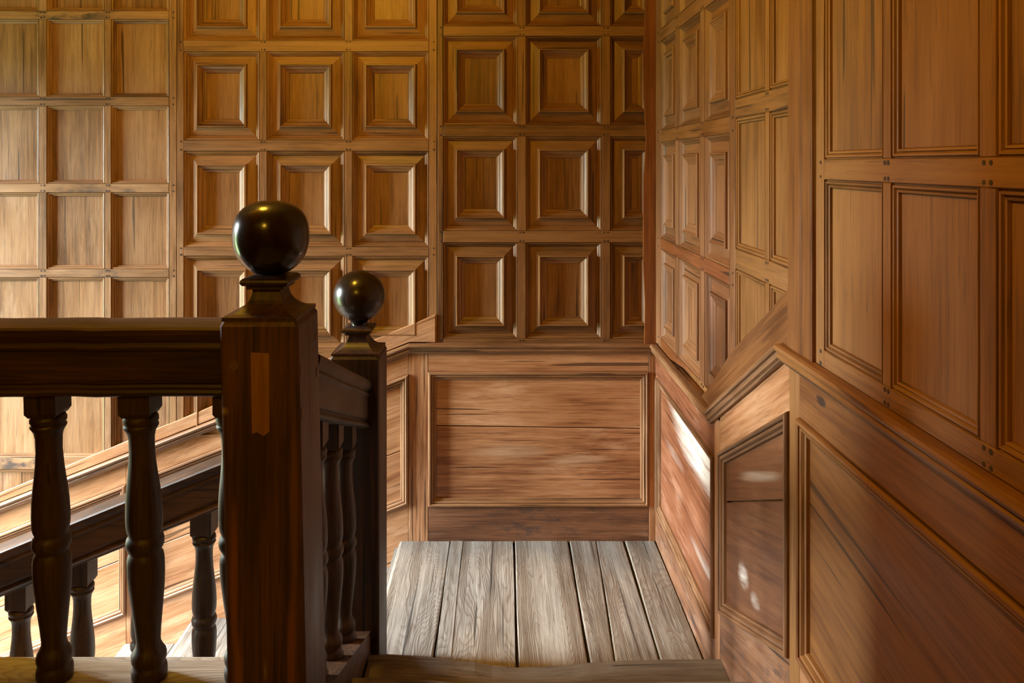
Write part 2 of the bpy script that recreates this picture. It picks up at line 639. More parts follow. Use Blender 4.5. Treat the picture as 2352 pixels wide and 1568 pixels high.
def grid(W, cols, rails, vbot, vtop, stiles, parent, kind, style, mstyle=None, skip=None, prof=None, line=None, rail_style=None):
    """stiles: list of end stiles (u0,u1); cols: panel columns; rails: v ranges low to high"""
    u0, u1 = min(s[0] for s in stiles), max(s[1] for s in stiles)
    a = min(c[0] for c in cols)
    b = max(c[1] for c in cols)
    def piece(name, u0_, u1_, v0_, v1_, w1, grain, style=style):
        poly = clip([(u0_, v0_), (u1_, v0_), (u1_, v1_), (u0_, v1_)], line)
        if poly:
            W.board(name, poly, -.03, w1, style, grain, parent, jit=.0006)

    for s in stiles:
        piece('stile', s[0] + .0006, s[1] - .0006, vbot, vtop, 0, (0, 1))
    rows = []
    lo = vbot
    for k_, r in enumerate(rails):
        if r[0] - lo > .02:
            rows.append((lo, r[0]))
        piece('rail', a, b, r[0], r[1], .0003, (1, 0), (rail_style or {}).get(k_, (rail_style or {}).get('all', style)))
        lo = r[1]
    if vtop - lo > .1:
        rows.append((lo, vtop))
    for i in range(len(cols) - 1):
        for r in rows:
            piece('muntin', cols[i][1], cols[i + 1][0], r[0] + .0005, r[1] - .0005, 0, (0, 1))
    for c in cols:
        for r in rows:
            if skip and skip(c, r):
                continue
            if kind == 'geo':
                if not line or (r[0] + r[1]) / 2 > line((c[0] + c[1]) / 2):
                    geo_panel(W, c[0], c[1], r[0], r[1], parent, style)
            elif clip([(c[0], r[0]), (c[1], r[0]), (c[1], r[1]), (c[0], r[1])], line):
                plain_panel(W, c[0], c[1], r[0], r[1], parent, style, prof or P_SIMPLE, mstyle, line)
    pts = []
    for i in range(len(cols) - 1):
        uc0, uc1 = cols[i][1], cols[i + 1][0]
        for r in rails:
            for uu in (uc0 + .3 * (uc1 - uc0), uc0 + .72 * (uc1 - uc0)):
                pts += [(uu, r[0] + .007), (uu, r[1] - .007)]
    for s in stiles:
        for r in rails:
            uu = s[0] + (s[1] - s[0]) * .6
            pts += [(uu, r[0] + .006), (uu, r[1] - .006)]
    pegs(W, [p for p in pts if not line or p[1] > line(p[0]) + .02], parent)


def raking(px, base=722, x0=1000, s=.41):
    return bv(base + s * (x0 - px))


cap_back = lambda u: min(-.79, -.79 + .39 * (u - bu(940))) - .015
# left bay: plain panels
lr = [(1290, 1264), (1078, 1052), (838, 818), (637, 618), (442, 422), (243, 222), (44, 25), (-152, -172), (-350, -370)]
cols = [(bu(a), bu(b)) for a, b in ((-929, -800), (-781, -652), (-633, -504), (-485, -356), (-337, -208), (-189, -60), (-41, 89), (107, 240), (255, 388))]
grid(W, cols, [(bv(a), bv(b)) for a, b in lr], bv(1500), CEIL,
     [(bu(388), bu(405.3)), (bu(-1043), bu(-929))], wall_back, 'plain', 'oakl', line=cap_back, rail_style={'all': 'oakls'})
# middle bay
mr = [(1052, 1030), (822, 800), (588, 567), (347, 322), (118, 93), (-111, -135), (-340, -364)]
cols = [(bu(422), bu(596)), (bu(613), bu(791)), (bu(809.5), bu(985))]
grid(W, cols, [(bv(a), bv(b)) for a, b in mr], bv(1080), CEIL,
     [(bu(405.8), bu(422)), (bu(985), bu(1004))], wall_back, 'geo', 'oak', line=cap_back,
     skip=lambda c, r: (r[1] < bv(815) and c[0] > bu(640)) or r[1] < bv(1040) or r[1] - r[0] < .22)
# bay next to the corner
rr = [(800, 778), (557, 530), (313, 287), (83, 60), (-145, -168), (-372, -396)]
cols = [(bu(1018), bu(1189)), (bu(1208), bu(1382)), (bu(1402), bu(1560))]
grid(W, cols, [(bv(a), bv(b)) for a, b in rr], bv(800), CEIL,
     [(bu(1004.6), bu(1018))], wall_back, 'geo', 'oakd', skip=lambda c, r: r[1] - r[0] < .22 or c[0] > bu(1390))
# the last column disappears behind the corner board: build only its open side
for r in [(bv(a[0]), bv(b[1])) for a, b in zip(rr[1:], rr[:-1])]:
    pass
rv = [(bv(a), bv(b)) for a, b in rr]
for i in range(len(rv)):
    lo = rv[i][1]
    hi = rv[i + 1][0] if i + 1 < len(rv) else CEIL
    if hi - lo > .22:
        u0, u1 = bu(1402), bu(1402) + (bu(1382) - bu(1208))
        geo_panel(W, u0, min(u1, D + .02), lo, hi, wall_back, 'oakd')

# reddish corner board with a waney edge
edge = []
for i in range(15):
    v = -.79 + (CEIL + .79) * i / 14
    edge.append((bu(1478) + random.uniform(-.004, .006) + (.006 if i % 4 == 1 else 0), v))
poly = edge + [(D - .001, CEIL), (D - .001, -.79)]
vs = [W.p(a, b, -.004) for a, b in poly] + [W.p(a, b, .016) for a, b in poly]
n = len(poly)
fs = [tuple(range(n)), tuple(range(2 * n - 1, n - 1, -1))] + [(i, n + i, n + (i + 1) % n, (i + 1) % n) for i in range(n)]
cb = link('corner_board', vs, [tuple(reversed(f)) for f in fs], wood('red'), wall_back)
cb['label'] = 'reddish vertical corner board with a waney edge'

# ------------------------------------------------------------------ back wall dado
S1 = .39


def capy(px):
    return 787 + S1 * (940 - px)


u940 = bu(940)
W.run('dado_rail', [(u940, -.79), (D, -.79)], CAP, 'mould', wall_back)
W.run('dado_rail', [(XL, bv(capy(-1043))), (u940, -.79)], CAP, 'mould', wall_back)
# board over the raking dado rail
W.board('raking_board', [(bu(1000), bv(722)), (bu(1000), -.785), (u940, -.785), (bu(-1043), bv(capy(-1043))),
                         (bu(-1043), raking(-1043))], -.01, .006, 'dado', (1, .4), wall_back)
# landing dado
W.rect('dado_stile', bu(938.5), bu(983), -1.672, bv(800), -.03, 0, 'dado', (0, 1), wall_back)
W.rect('dado_stile', bu(1490.5), bu(1506), -1.672, bv(800), -.03, 0, 'dado', (0, 1), wall_back)
W.rect('dado_top_rail', bu(983.5), bu(1490), bv(853), bv(800), -.03, -.0005, 'dado', (1, 0), wall_back)
W.rect('dado_bottom_rail', bu(983.5), bu(1490), -1.672, bv(1163), -.03, -.0005, 'dados', (1, 0), wall_back)
pb = [(bu(983), bv(1163)), (bu(1490), bv(1163)), (bu(1490), bv(853)), (bu(983), bv(853))]
W.ring('panel_moulding', pb, P_BOL, 'mould', wall_back)
ul, ur_ = bu(983) + .034, bu(1490) - .034
W.board('panel_board', [(ul, bv(978)), (ur_, bv(985)), (ur_, bv(853) - .03), (ul, bv(853) - .03)], -.028, -.011, 'dado', (1, 0), wall_back, ch=.0022)
W.board('panel_board', [(ul, bv(1163) + .03), (ur_, bv(1163) + .03), (ur_, bv(987)), (ul, bv(980.5))], -.028, -.0115, 'dado', (1, 0), wall_back, ch=.0022,
        smears=(((bu(1342), YB, EYE + bv(1087)), (.034, .010), .9, (.05, .022, .015)), ((bu(1170), YB, EYE + bv(1040)), (.22, .05), .55, (.50, .34, .22)), ((bu(1330), YB, EYE + bv(1060)), (.2, .035), .5, (.50, .34, .22))))


def rake_bay(xr, xl, parent):
    """one sloping dado panel between pixel columns xl..xr of the back wall"""
    top = lambda x: bv(capy(x) + 71)
    bot = lambda x: bv(capy(x) + 370)
    cap = lambda x: bv(capy(x) + 12)
    pts = [(bu(xl), bot(xl)), (bu(xr), bot(xr)), (bu(xr), top(xr)), (bu(xl), top(xl))]
    W.ring('panel_moulding', pts, P_BOL, 'mould', parent)
    i = inset(ccw(pts), .034)
    (a, b, c, d_) = i
    m0 = ((a[0] + d_[0]) / 2, a[1] + (d_[1] - a[1]) * .42)
    m1 = ((b[0] + c[0]) / 2, b[1] + (c[1] - b[1]) * .42)
    W.board('panel_board', [m0, m1, c, d_], -.028, -.011, 'dado', (1, S1), parent, ch=.0022)
    W.board('panel_board', [a, b, (m1[0], m1[1] - .003), (m0[0], m0[1] - .003)], -.028, -.0115, 'dado', (1, S1), parent, ch=.0022)
    W.board('dado_top_rail', [(bu(xl), top(xl)), (bu(xr), top(xr)), (bu(xr), cap(xr)), (bu(xl), cap(xl))], -.03, -.0005, 'dado', (1, S1), parent)
    lowr = lambda x: bv(capy(x) + 620)
    W.board('dado_bottom_rail', [(bu(xl), lowr(xl)), (bu(xr), lowr(xr)), (bu(xr), bot(xr)), (bu(xl), bot(xl))], -.03, -.0005, 'dado', (1, S1), parent)


rake_bay(938, 330, wall_back)
W.board('dado_stile', [(bu(290), bv(capy(290) + 640)), (bu(329.5), bv(capy(330) + 640)), (bu(329.5), bv(capy(330) + 12)), (bu(290), bv(capy(290) + 12))],
        -.03, 0, 'dado', (0, 1), wall_back)
rake_bay(289.5, -260, wall_back)
W.board('dado_stile', [(bu(-300), bv(capy(-300) + 640)), (bu(-260.5), bv(capy(-260) + 640)), (bu(-260.5), bv(capy(-260) + 12)), (bu(-300), bv(capy(-300) + 12))],
        -.03, 0, 'dado', (0, 1), wall_back)
rake_bay(-300.5, -850, wall_back)

# ------------------------------------------------------------------ right wall panelling
W = WR
cap_right = lambda u: max(-.79, min(-.43, -.79 + .36 / .678 * (u + 2.653))) - .015
# far bay: same framed panels as the back wall
cols = [(ru(1517), ru(1551)), (ru(1559), ru(1608)), (ru(1618), ru(1675.5))]
grid(W, cols, [(-.785, -.742), (-.362, -.315), (.09, .14), (.518, .568), (.95, 1.0), (1.38, 1.43)], -.785, CEIL,
     [(-YB, ru(1517)), (ru(1675.5), ru(1688.5))], wall_right, 'geo', 'oakf', line=cap_right, rail_style={0: 'red', 1: 'red', 2: 'oakr'}, skip=lambda c, r: r[1] - r[0] < .22)
# middle bay: tall plain panels
cols = [(ru(1689), ru(1757)), (ru(1767), ru(1819))]
grid(W, cols, [(-.305, -.247), (.131, .185), (.56, .61), (1.0, 1.05), (1.44, 1.49)], -.80, CEIL,
     [(ru(1819), ru(1823))], wall_right, 'plain', 'oakg', prof=P_NEAR, line=cap_right)
# post between the bays, split by a long crack
po = W.board('post', [(ru(1820), -.43), (ru(1849.5), -.43), (ru(1850.5), .1), (ru(1852), CEIL), (ru(1822), CEIL)], -.02, .012, 'oakr', (0, 1), wall_right, ch=.004,
             smears=(((D, 1.885, EYE + .188), (.022, .009), .9, (.02, .010, .006)), ((D, 1.885, EYE - .23), (.024, .010), .9, (.02, .010, .006)), ((D, 1.90, EYE + .0), (.5, .012), .35)))
W.board('post', [(ru(1851.5), -.43), (ru(1873), -.43), (ru(1873), CEIL), (ru(1853.5), CEIL), (ru(1852.3), .1)], -.02, .011, 'oakr', (0, 1), wall_right, ch=.004,
        smears=(((D, 1.81, EYE - .235), (.022, .008), .9, (.02, .010, .006)), ((D, 1.79, EYE + .2), (.45, .008), .5)))
# near bay
cols = [(ru(1893), ru(2027.5)), (ru(2046), ru(2249)), (ru(2288), -.868), (-.835, -.568), (-.535, -.27), (-.235, .03)]
grid(W, cols, [(-.43, -.393), (-.034, .008), (.375, .425), (.80, .85), (1.22, 1.27)], -.43, CEIL,
     [(ru(1873.5), ru(1893)), (.03, .4)], wall_right, 'plain', 'oakg', prof=P_NEAR)
W.rect('stile', .401, 1.6, -.43, CEIL, -.03, 0, 'oakg', (0, 1), wall_right)

# dado rail: level, climbing, level
pA, pB = (-2.653, -.79), (-1.975, -.43)
W.run('dado_rail', [(-YB, -.79), pA], CAP, 'mould', wall_right)
W.run('dado_rail', [pA, pB], CAP, 'mould', wall_right)
W.run('dado_rail', [pB, (1.6, -.43)], CAP, 'dadon', wall_right)
# sloping board above the climbing rail
W.board('raking_board', [pA, pB, (ru(1819.5), -.43), (ru(1819.5), -.288), (ru(1760), -.392), (ru(1686), -.545), (ru(1640), -.70), (ru(1615), -.782)],
        -.02, .008, 'oakr', (1, .53), wall_right, ch=.003)

# landing dado on the right
VF = -EYE
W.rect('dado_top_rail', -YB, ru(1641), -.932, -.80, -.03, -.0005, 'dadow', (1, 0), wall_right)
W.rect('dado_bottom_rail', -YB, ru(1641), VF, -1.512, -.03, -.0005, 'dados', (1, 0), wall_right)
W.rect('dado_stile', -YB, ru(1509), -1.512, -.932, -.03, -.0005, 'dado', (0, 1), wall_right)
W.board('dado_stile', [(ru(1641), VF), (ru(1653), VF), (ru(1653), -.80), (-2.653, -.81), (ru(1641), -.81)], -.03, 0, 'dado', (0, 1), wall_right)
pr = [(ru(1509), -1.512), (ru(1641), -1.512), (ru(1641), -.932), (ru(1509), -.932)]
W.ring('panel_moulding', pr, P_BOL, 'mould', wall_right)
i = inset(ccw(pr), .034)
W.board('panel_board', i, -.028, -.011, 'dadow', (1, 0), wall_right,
        smears=(((D, 2.80, .640), (.62, .12), 1.0), ((D, 3.2, .675), (.3, .04), .6), ((D, 2.75, .30), (.35, .03), .45), ((D, 3.3, .5), (.25, .03), .3)))  # rubbed wear, with bright glare painted into the near-white colour
# raking dado bay beside the steps
pk = [(ru(1653), -1.398), (ru(1813), -1.167), (ru(1813), -.583), (ru(1653), -.896)]
W.ring('panel_moulding', pk, P_BOL, 'mould', wall_right)
a, b, c, d_ = inset(ccw(pk), .034)
m0, m1 = (a[0], -1.035), (b[0], -.805)
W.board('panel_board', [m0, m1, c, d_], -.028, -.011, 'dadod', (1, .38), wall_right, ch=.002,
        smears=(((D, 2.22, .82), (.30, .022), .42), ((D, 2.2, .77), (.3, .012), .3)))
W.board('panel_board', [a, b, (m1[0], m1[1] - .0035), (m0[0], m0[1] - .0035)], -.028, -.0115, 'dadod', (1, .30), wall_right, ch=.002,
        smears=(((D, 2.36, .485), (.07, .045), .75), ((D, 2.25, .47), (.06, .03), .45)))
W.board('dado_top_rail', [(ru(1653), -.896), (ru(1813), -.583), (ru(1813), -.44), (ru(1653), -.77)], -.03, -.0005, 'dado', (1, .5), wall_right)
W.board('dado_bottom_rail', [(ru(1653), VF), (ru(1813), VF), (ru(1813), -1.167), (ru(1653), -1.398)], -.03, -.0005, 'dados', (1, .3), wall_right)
W.rect('dado_stile', ru(1813), ru(1836), VF, -.44, -.03, .0, 'oakg', (0, 1), wall_right)
# upper landing dado
nearL = ru(1836)
pn = [(nearL, -1.13), (-.25, -1.13), (-.25, -.578), (nearL, -.578)]
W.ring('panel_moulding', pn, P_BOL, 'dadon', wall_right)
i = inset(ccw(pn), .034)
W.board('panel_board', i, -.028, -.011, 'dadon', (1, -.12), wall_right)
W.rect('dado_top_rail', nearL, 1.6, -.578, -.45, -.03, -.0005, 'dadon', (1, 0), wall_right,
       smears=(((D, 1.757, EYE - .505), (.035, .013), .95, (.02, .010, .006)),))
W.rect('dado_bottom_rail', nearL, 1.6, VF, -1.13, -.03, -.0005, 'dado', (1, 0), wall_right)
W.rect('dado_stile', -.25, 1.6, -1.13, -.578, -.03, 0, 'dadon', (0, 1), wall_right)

# ------------------------------------------------------------------ floors
floor = box('floor', (-.41, 2.56, -.19), (D + .03, YB + .03, -.034), wood('tread', Y))
structure(floor, 'quarter landing of wide worn grey floorboards below the short steps', 'floor')


def plank(name, xs, y0, y1, ztop, th, mat, parent, ny=14, bow=.0015, r=.0035, wav=.0022, round0=0):
    """floorboard along Y with slightly wandering worn edges; xs = ((x0,x1) at y0, (x0,x1) at y1)"""
    sec_n = 8
    vs, fs = [], []
    ph = random.uniform(0, 6)
    tilt = random.uniform(-.0012, .0012)
    for k in range(ny + 1):
        f = k / ny
        y = y0 + (y1 - y0) * f
        a = xs[0][0] + (xs[1][0] - xs[0][0]) * f + wav * math.sin(7 * f + ph) * .6 + random.uniform(-.3, .3) * wav * .5
        b = xs[0][1] + (xs[1][1] - xs[0][1]) * f + wav * math.sin(6 * f + ph + 2) * .6 + random.uniform(-.3, .3) * wav * .5
        ra = round0 or r
        zz = ztop + tilt * (f - .5)
        vs += [(a, y, zz - th), (a, y, zz - ra), (a + ra * .3, y, zz - ra * .3), (a + ra, y, zz),
               (b - r, y, zz - bow * .3), (b - r * .3, y, zz - r * .3), (b, y, zz - r), (b, y, zz - th)]
    for k in range(ny):
        for i in range(sec_n):
            j = (i + 1) % sec_n
            fs.append((k * 8 + i, k * 8 + 8 + i, k * 8 + 8 + j, k * 8 + j))
    fs.append(tuple(range(8)))
    fs.append(tuple(ny * 8 + i for i in reversed(range(8))))
    return link(name, vs, fs, mat, parent)


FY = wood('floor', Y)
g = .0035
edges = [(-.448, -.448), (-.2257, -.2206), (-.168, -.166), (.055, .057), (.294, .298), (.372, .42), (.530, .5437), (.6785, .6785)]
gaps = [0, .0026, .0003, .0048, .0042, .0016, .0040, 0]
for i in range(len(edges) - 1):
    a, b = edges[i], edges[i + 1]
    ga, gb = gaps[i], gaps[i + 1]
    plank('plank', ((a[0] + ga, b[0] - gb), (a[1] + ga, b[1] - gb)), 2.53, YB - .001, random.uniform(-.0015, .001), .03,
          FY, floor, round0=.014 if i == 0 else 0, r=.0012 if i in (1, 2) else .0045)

floor_up = box('floor', (XP + .001, -1.6, .10), (D - .001, 1.714, .345), wood('tread', X))
structure(floor_up, 'upper landing floor at the head of the short steps', 'floor')
x = XP + .001
while x < D - .05:
    x2 = min(x + .22, D - .001)
    plank('plank', ((x + .001, x2 - .001), (x + .001, x2 - .001)), -1.6, 1.713, .377, .03, FY, floor_up, ny=4)
    x = x2
floor_low = box('floor', (XL - .2, -1.8, -2.4), (D + .2, YB + .2, -2.2), M_STONE)
structure(floor_low, 'stone floor at the bottom of the stairwell', 'floor')

# ------------------------------------------------------------------ short flight between the landings
sf = thing('stair_flight', 'three shallow steps with a hollow-worn grey-brown nosing beside the panelled wall', 'stairs', (.14, 2.25, 0))
TX = wood('tread', X)


def tread(name, x0, x1, yn, yr, z, parent, drop, mat):
    """tread with rounded nosing at y = yn (far edge) and worn hollow"""
    nx = 40
    prof = [(yr, -.032), (yr, 0), (yn - .09, 0), (yn - .03, 0), (yn - .008, -.002), (yn - .001, -.009), (yn, -.018), (yn - .004, -.028), (yn - .012, -.032)]
    vs, fs = [], []
    m = len(prof)
    for k in range(nx + 1):
        xx = x0 + (x1 - x0) * k / nx
        dz = drop(xx)
        for yy, h in prof:
            f = 1.0 if yy > yn - .06 else (.7 if yy > yn - .1 else .15)
            dn = dz * f if h > -.03 else dz * f * .15
            vs.append((xx, yy + (dz * .25 if yy > yn - .01 else 0), z + h + dn))
    for k in range(nx):
        for i in range(m):
            j = (i + 1) % m
            fs.append((k * m + i, k * m + j, (k + 1) * m + j, (k + 1) * m + i))
    fs.append(tuple(reversed(range(m))))
    fs.append(tuple(nx * m + i for i in range(m)))
    o = link(name, vs, fs, mat, parent, smooth=False)
    return o


wx = [889, 1000, 1088, 1133, 1187, 1240, 1297, 1356, 1446, 1550, 1700]
wd = [.012, .005, -.007, -.017, -.0216, -.020, -.016, -.009, -.003, 0, 0]


def worn(x):
    px = CX + x * F / 2.571
    if px <= wx[0]:
        return wd[0]
    for i in range(len(wx) - 1):
        if px <= wx[i + 1]:
            f = (px - wx[i]) / (wx[i + 1] - wx[i])
            f = f * f * (3 - 2 * f)
            return wd[i] + (wd[i + 1] - wd[i]) * f
    return 0


SX0, SX1 = -.405, D - .001
tread('tread', SX0, SX1, 2.571, 2.21, .126, sf, worn, TX)
tread('tread', SX0, SX1, 2.26, 1.927, .251, sf, lambda x: worn(x) * .8, TX)
tread('tread', -.39, SX1, 1.95, 1.715, .377, sf, lambda x: worn(x) * .8, TX)
for y, z0, z1 in ((2.545, -.002, .095), (2.235, .094, .22), (1.925, .219, .345)):
    box('riser', (SX0 if y > 2 else -.39, y - .022, z0), (SX1, y, z1), TX, sf)

# ------------------------------------------------------------------ long flight going down along the back wall
lf = thing('stair_flight', 'long pale wooden flight descending beside the back wall behind the balusters', 'stairs', (-1.5, 3.15, -.9))
GO, RI = .303, .113
YS = 2.60
YS = 2.775
for k in range(1, 9):
    xa = -.44 - GO * k
    xb = -.44 - GO * (k - 1) + .02
    zt_ = -RI * k
    plank('tread', ((xa - .008, xb - .03), (xa - .008, xb - .03)), YS + .03, YB - .001, zt_, .03, FY, lf, ny=6, round0=.014)
    box('riser', (xb - .045, YS + .03, zt_ - .002), (xb - .022, YB - .001, zt_ + RI - .03), FY, lf)
xe = -.44 - GO * 8
box('riser', (xe + .0, YS + .03, -RI * 9), (xe + .02, YB - .001, -RI * 8 - .03), FY, lf)
fl3 = box('floor', (XL, 1.95, -RI * 9 - .2), (xe + .0, YB - .001, -RI * 9 - .03), wood('tread', Y))
structure(fl3, 'lower landing floor under the window at the foot of the long flight', 'floor')
for i in range(3):
    xx = XL + i * (xe - XL) / 3
    plank('plank', ((xx + .002, xx + (xe - XL) / 3 - .002),) * 2, 1.95, YB - .002, -RI * 9, .03, FY, fl3, ny=4)

# ------------------------------------------------------------------ newel posts
BAL = [(956, 30), (959, 36), (965, 39), (972, 39), (977, 36), (979, 35), (981, 38.5), (985, 38.5), (990, 35), (998, 31), (1010, 28.5),
       (1040, 28), (1070, 30), (1098, 33), (1126, 36.5), (1155, 39.3), (1185, 40.5), (1208, 40.3), (1221, 38.5), (1230, 35), (1233, 35),
       (1238, 39.5), (1247, 42), (1257, 41.5), (1265, 38), (1270, 34), (1273, 35), (1280, 39), (1292, 41), (1320, 41), (1354, 38.8),
       (1387, 35.5), (1420, 31.8), (1450, 28.5), (1475, 26.5), (1484, 27.5), (1492, 31), (1501, 36.5), (1510, 38.7), (1519, 38), (1526, 35),
       (1530, 35), (1534, 38), (1542, 39.5), (1554, 39.3), (1562, 37)]
SPX = .000955


def square_loft(levels, mat, name, parent, cx, cy, shear=0.0, z_ref=0.0):
    """levels: (half_x, half_y, z) from bottom to top"""
    vs, fs = [], []
    for hx, hy, z in levels:
        ox = cx + (z_ref - z) * shear
        vs += [(ox - hx, cy - hy, z), (ox + hx, cy - hy, z), (ox + hx, cy + hy, z), (ox - hx, cy + hy, z)]
    for k in range(len(levels) - 1):
        for i in range(4):
            j = (i + 1) % 4
            fs.append((k * 4 + i, k * 4 + j, k * 4 + 4 + j, k * 4 + 4 + i))
    fs.append((3, 2, 1, 0))
    m = (len(levels) - 1) * 4
    fs.append((m, m + 1, m + 2, m + 3))
    return link(name, vs, fs, mat, parent)


def newel(label, cx, cy, hx, hy, ztop, zbot, zball, rb, shear, flat, marks=()):
    t_ = thing('newel_post', label, 'newel post', (cx, cy, zbot))
    dk = wood('dark', Z)
    c = .005
    # chamfered post
    vs, fs = [], []
    lv = [(zbot, 0), (ztop - .012, 0), (ztop, .006)]
    for z, i in lv:
        ox = cx + (ztop - z) * shear
        a, b = hx - i, hy - i
        ring = [(-a, -b + c), (-a + c, -b), (a - c, -b), (a, -b + c), (a, b - c), (a - c, b), (-a + c, b), (-a, b - c)]
        vs += [(ox + p[0], cy + p[1], z) for p in ring]
    for k in range(2):
        for i in range(8):
            j = (i + 1) % 8
            fs.append((k * 8 + i, k * 8 + j, k * 8 + 8 + j, k * 8 + 8 + i))
    fs += [tuple(range(7, -1, -1)), tuple(range(16, 24))]
    link('post', vs, fs, wood('dark', Z, marks), t_)
    s = hx / .082
    lev = [(hx - .004, hy - .004, ztop - .002), (hx - .004, hy - .004, ztop + .006 * s)]
    z0, z1 = ztop + .006 * s, ztop + .060 * s
    for i in range(9):
        f = i / 8
        r = 1 - (1 - .40) * (math.sin(f * math.pi / 2) ** .72)
        lev.append(((hx - .008) * r, (hy - .008) * r, z0 + (z1 - z0) * (f ** 1.35)))
    square_loft(lev, dk, 'pedestal', t_, cx, cy)
    za = z1
    ax, ay = .050 * s, .056 * s
    ab = [(.040 * s, .046 * s, za - .002), (.040 * s, .046 * s, za + .006 * s), (ax - .003, ay - .003, za + .0065 * s), (ax, ay, za + .010 * s), (ax + .0015, ay + .0015, za + .014 * s), (ax, ay, za + .019 * s),
          (ax - .004, ay - .004, za + .022 * s), (.030 * s, .032 * s, za + .026 * s)]
    square_loft(ab, dk, 'abacus', t_, cx, cy)
    # ball finial
    zb = za + .022 * s
    pr_ = []
    n = 26
    for i in range(n + 1):
        th = math.pi * i / n
        cz, sr = math.cos(th), math.sin(th)
        if flat:
            e1 = 2 / 2.6
            if cz > 0:
                r = rb * (abs(sr) ** e1)
                z = zball + rb * .99 * (abs(cz) ** .82)
            else:
                r = rb * (sr ** .92)
                z = zball + rb * 1.0 * cz
        else:
            r = rb * sr
            z = zball + rb * cz
        if r < .0005:
            r = .0005
        if z < zb + .004 and cz < 0:
            break
        if cz < 0 and r < .026 * s:
            break
        pr_.append((r, z))
    pr_.append((.025 * s, zb + .004))
    pr_.append((.030 * s, zb - .001))
    v2, f2 = lathe(pr_, 48)
    link('ball_finial', [(a + cx, b + cy, z) for a, b, z in v2], f2, wood('ball', Z), t_, smooth=True)
    return t_


N1X, N1Y = -.504, 1.815
n1 = newel('large dark oak newel post with squarish ball finial and pale patch, at head of steps',
           N1X, N1Y, .082, .094, 1.332, .12, 1.497, .0825, .022, True,
           marks=(((-.555, 1.72, .80), (.20, .014), .8, (.24, .085, .014)), ((-.545, 1.72, .60), (.14, .016), .8, (.26, .10, .016)),
                  ((-.43, 1.72, .95), (.28, .012), .6, (.20, .085, .016)), ((-.435, 1.72, .62), (.22, .014), .7, (.25, .09, .015)),
                  ((-.50, 1.72, .70), (.25, .03), .35, (.16, .065, .014)), ((-.574, 1.72, 1.145), (.012, .012), .9, (.36, .27, .16)),
                  ((-.49, 1.72, .61), (.035, .006), .8, (.32, .24, .15))))
N2X, N2Y = -.4635, 2.71
n2 = newel('smaller dark newel post with round ball finial at the landing corner',
           N2X, N2Y, .0785, .090, 1.05, -.6, 1.2265, .0842, .0, False)

# pale inset patch, plugs and pegs on the big newel
yf = N1Y - .094


def nx1(px, z, Yp=yf):
    return (px - CX) * Yp / F


def nz1(py, Yp=yf):
    return EYE - (py - HY) * Yp / F


pv = []
pp = [(576, 809), (618, 811), (619, 990), (606, 1001), (590, 992), (579, 996)]
vs = [(nx1(a, 0), yf + .004, nz1(b)) for a, b in pp] + [(nx1(a, 0), yf - .0009, nz1(b)) for a, b in pp]
n = len(pp)
fs = [tuple(range(2 * n - 1, n - 1, -1))] + [(i, (i + 1) % n, n + (i + 1) % n, n + i) for i in range(n)]
o = link('patch', vs, fs, wood('patch', Z), n1)
o['label'] = 'pale strip of wood let into the post'


def disc(name, cxyz, r, axis, mat, parent, squash=1.0):
    vs, fs = [], []
    m = 12
    for h in (-.002, .0012):
        for i in range(m):
            a = 2 * math.pi * i / m
            p = (r * math.cos(a), r * squash * math.sin(a))
            if axis == 'y':
                vs.append((cxyz[0] + p[0], cxyz[1] - h, cxyz[2] + p[1]))
            else:
                vs.append((cxyz[0] + h, cxyz[1] + p[0], cxyz[2] + p[1]))
    fs.append(tuple(m + i for i in range(m)))
    fs += [(i, (i + 1) % m, m + (i + 1) % m, m + i) for i in range(m)]
    return link(name, vs, fs, mat, parent)


disc('peg', (nx1(538, 0), yf, nz1(839)), .0105, 'y', wood('plug', Z), n1)
xr1 = N1X + .082
for yy, zz in ((1.742, 1.225), (1.742, 1.135), (1.885, 1.265), (1.885, 1.185)):
    disc('peg', (xr1 + (1.332 - zz) * .022, yy, zz), .0085, 'x', wood('plug', Z), n1, 1.3)

# ------------------------------------------------------------------ balustrades
RAIL = [(.046, 0), (.053, .004), (.055, .010), (.052, .016), (.046, .019), (.044, .025), (.049, .030), (.051, .038), (.0515, .097), (.055, .101),
        (.057, .107), (.0545, .112), (.0535, .116), (.058, .124), (.0615, .134), (.062, .145), (.058, .150), (.03, .1525), (0, .153)]
RAIL = RAIL + [(-a, b) for a, b in reversed(RAIL[:-1])]


def sweep_rail(name, p0, p1, across, mat, parent, sc=1.0, seg=10, wob=.0012):
    """rail between two points given at the underside; across = horizontal unit vector"""
    vs, fs = [], []
    m = len(RAIL)
    ac = Vector(across)
    for k in range(seg + 1):
        f = k / seg
        c = Vector(p0).lerp(Vector(p1), f)
        c.z += random.uniform(-wob, wob) if 0 < k < seg else 0
        for a, h in RAIL:
            vs.append(c + ac * a * sc + Vector((0, 0, h)))
    for k in range(seg):
        for i in range(m):
            j = (i + 1) % m
            fs.append((k * m + i, k * m + j, (k + 1) * m + j, (k + 1) * m + i))
    fs.append(tuple(range(m)))
    fs.append(tuple(seg * m + i for i in reversed(range(m))))
    return link(name, vs, fs, mat, parent)


bal_me = None


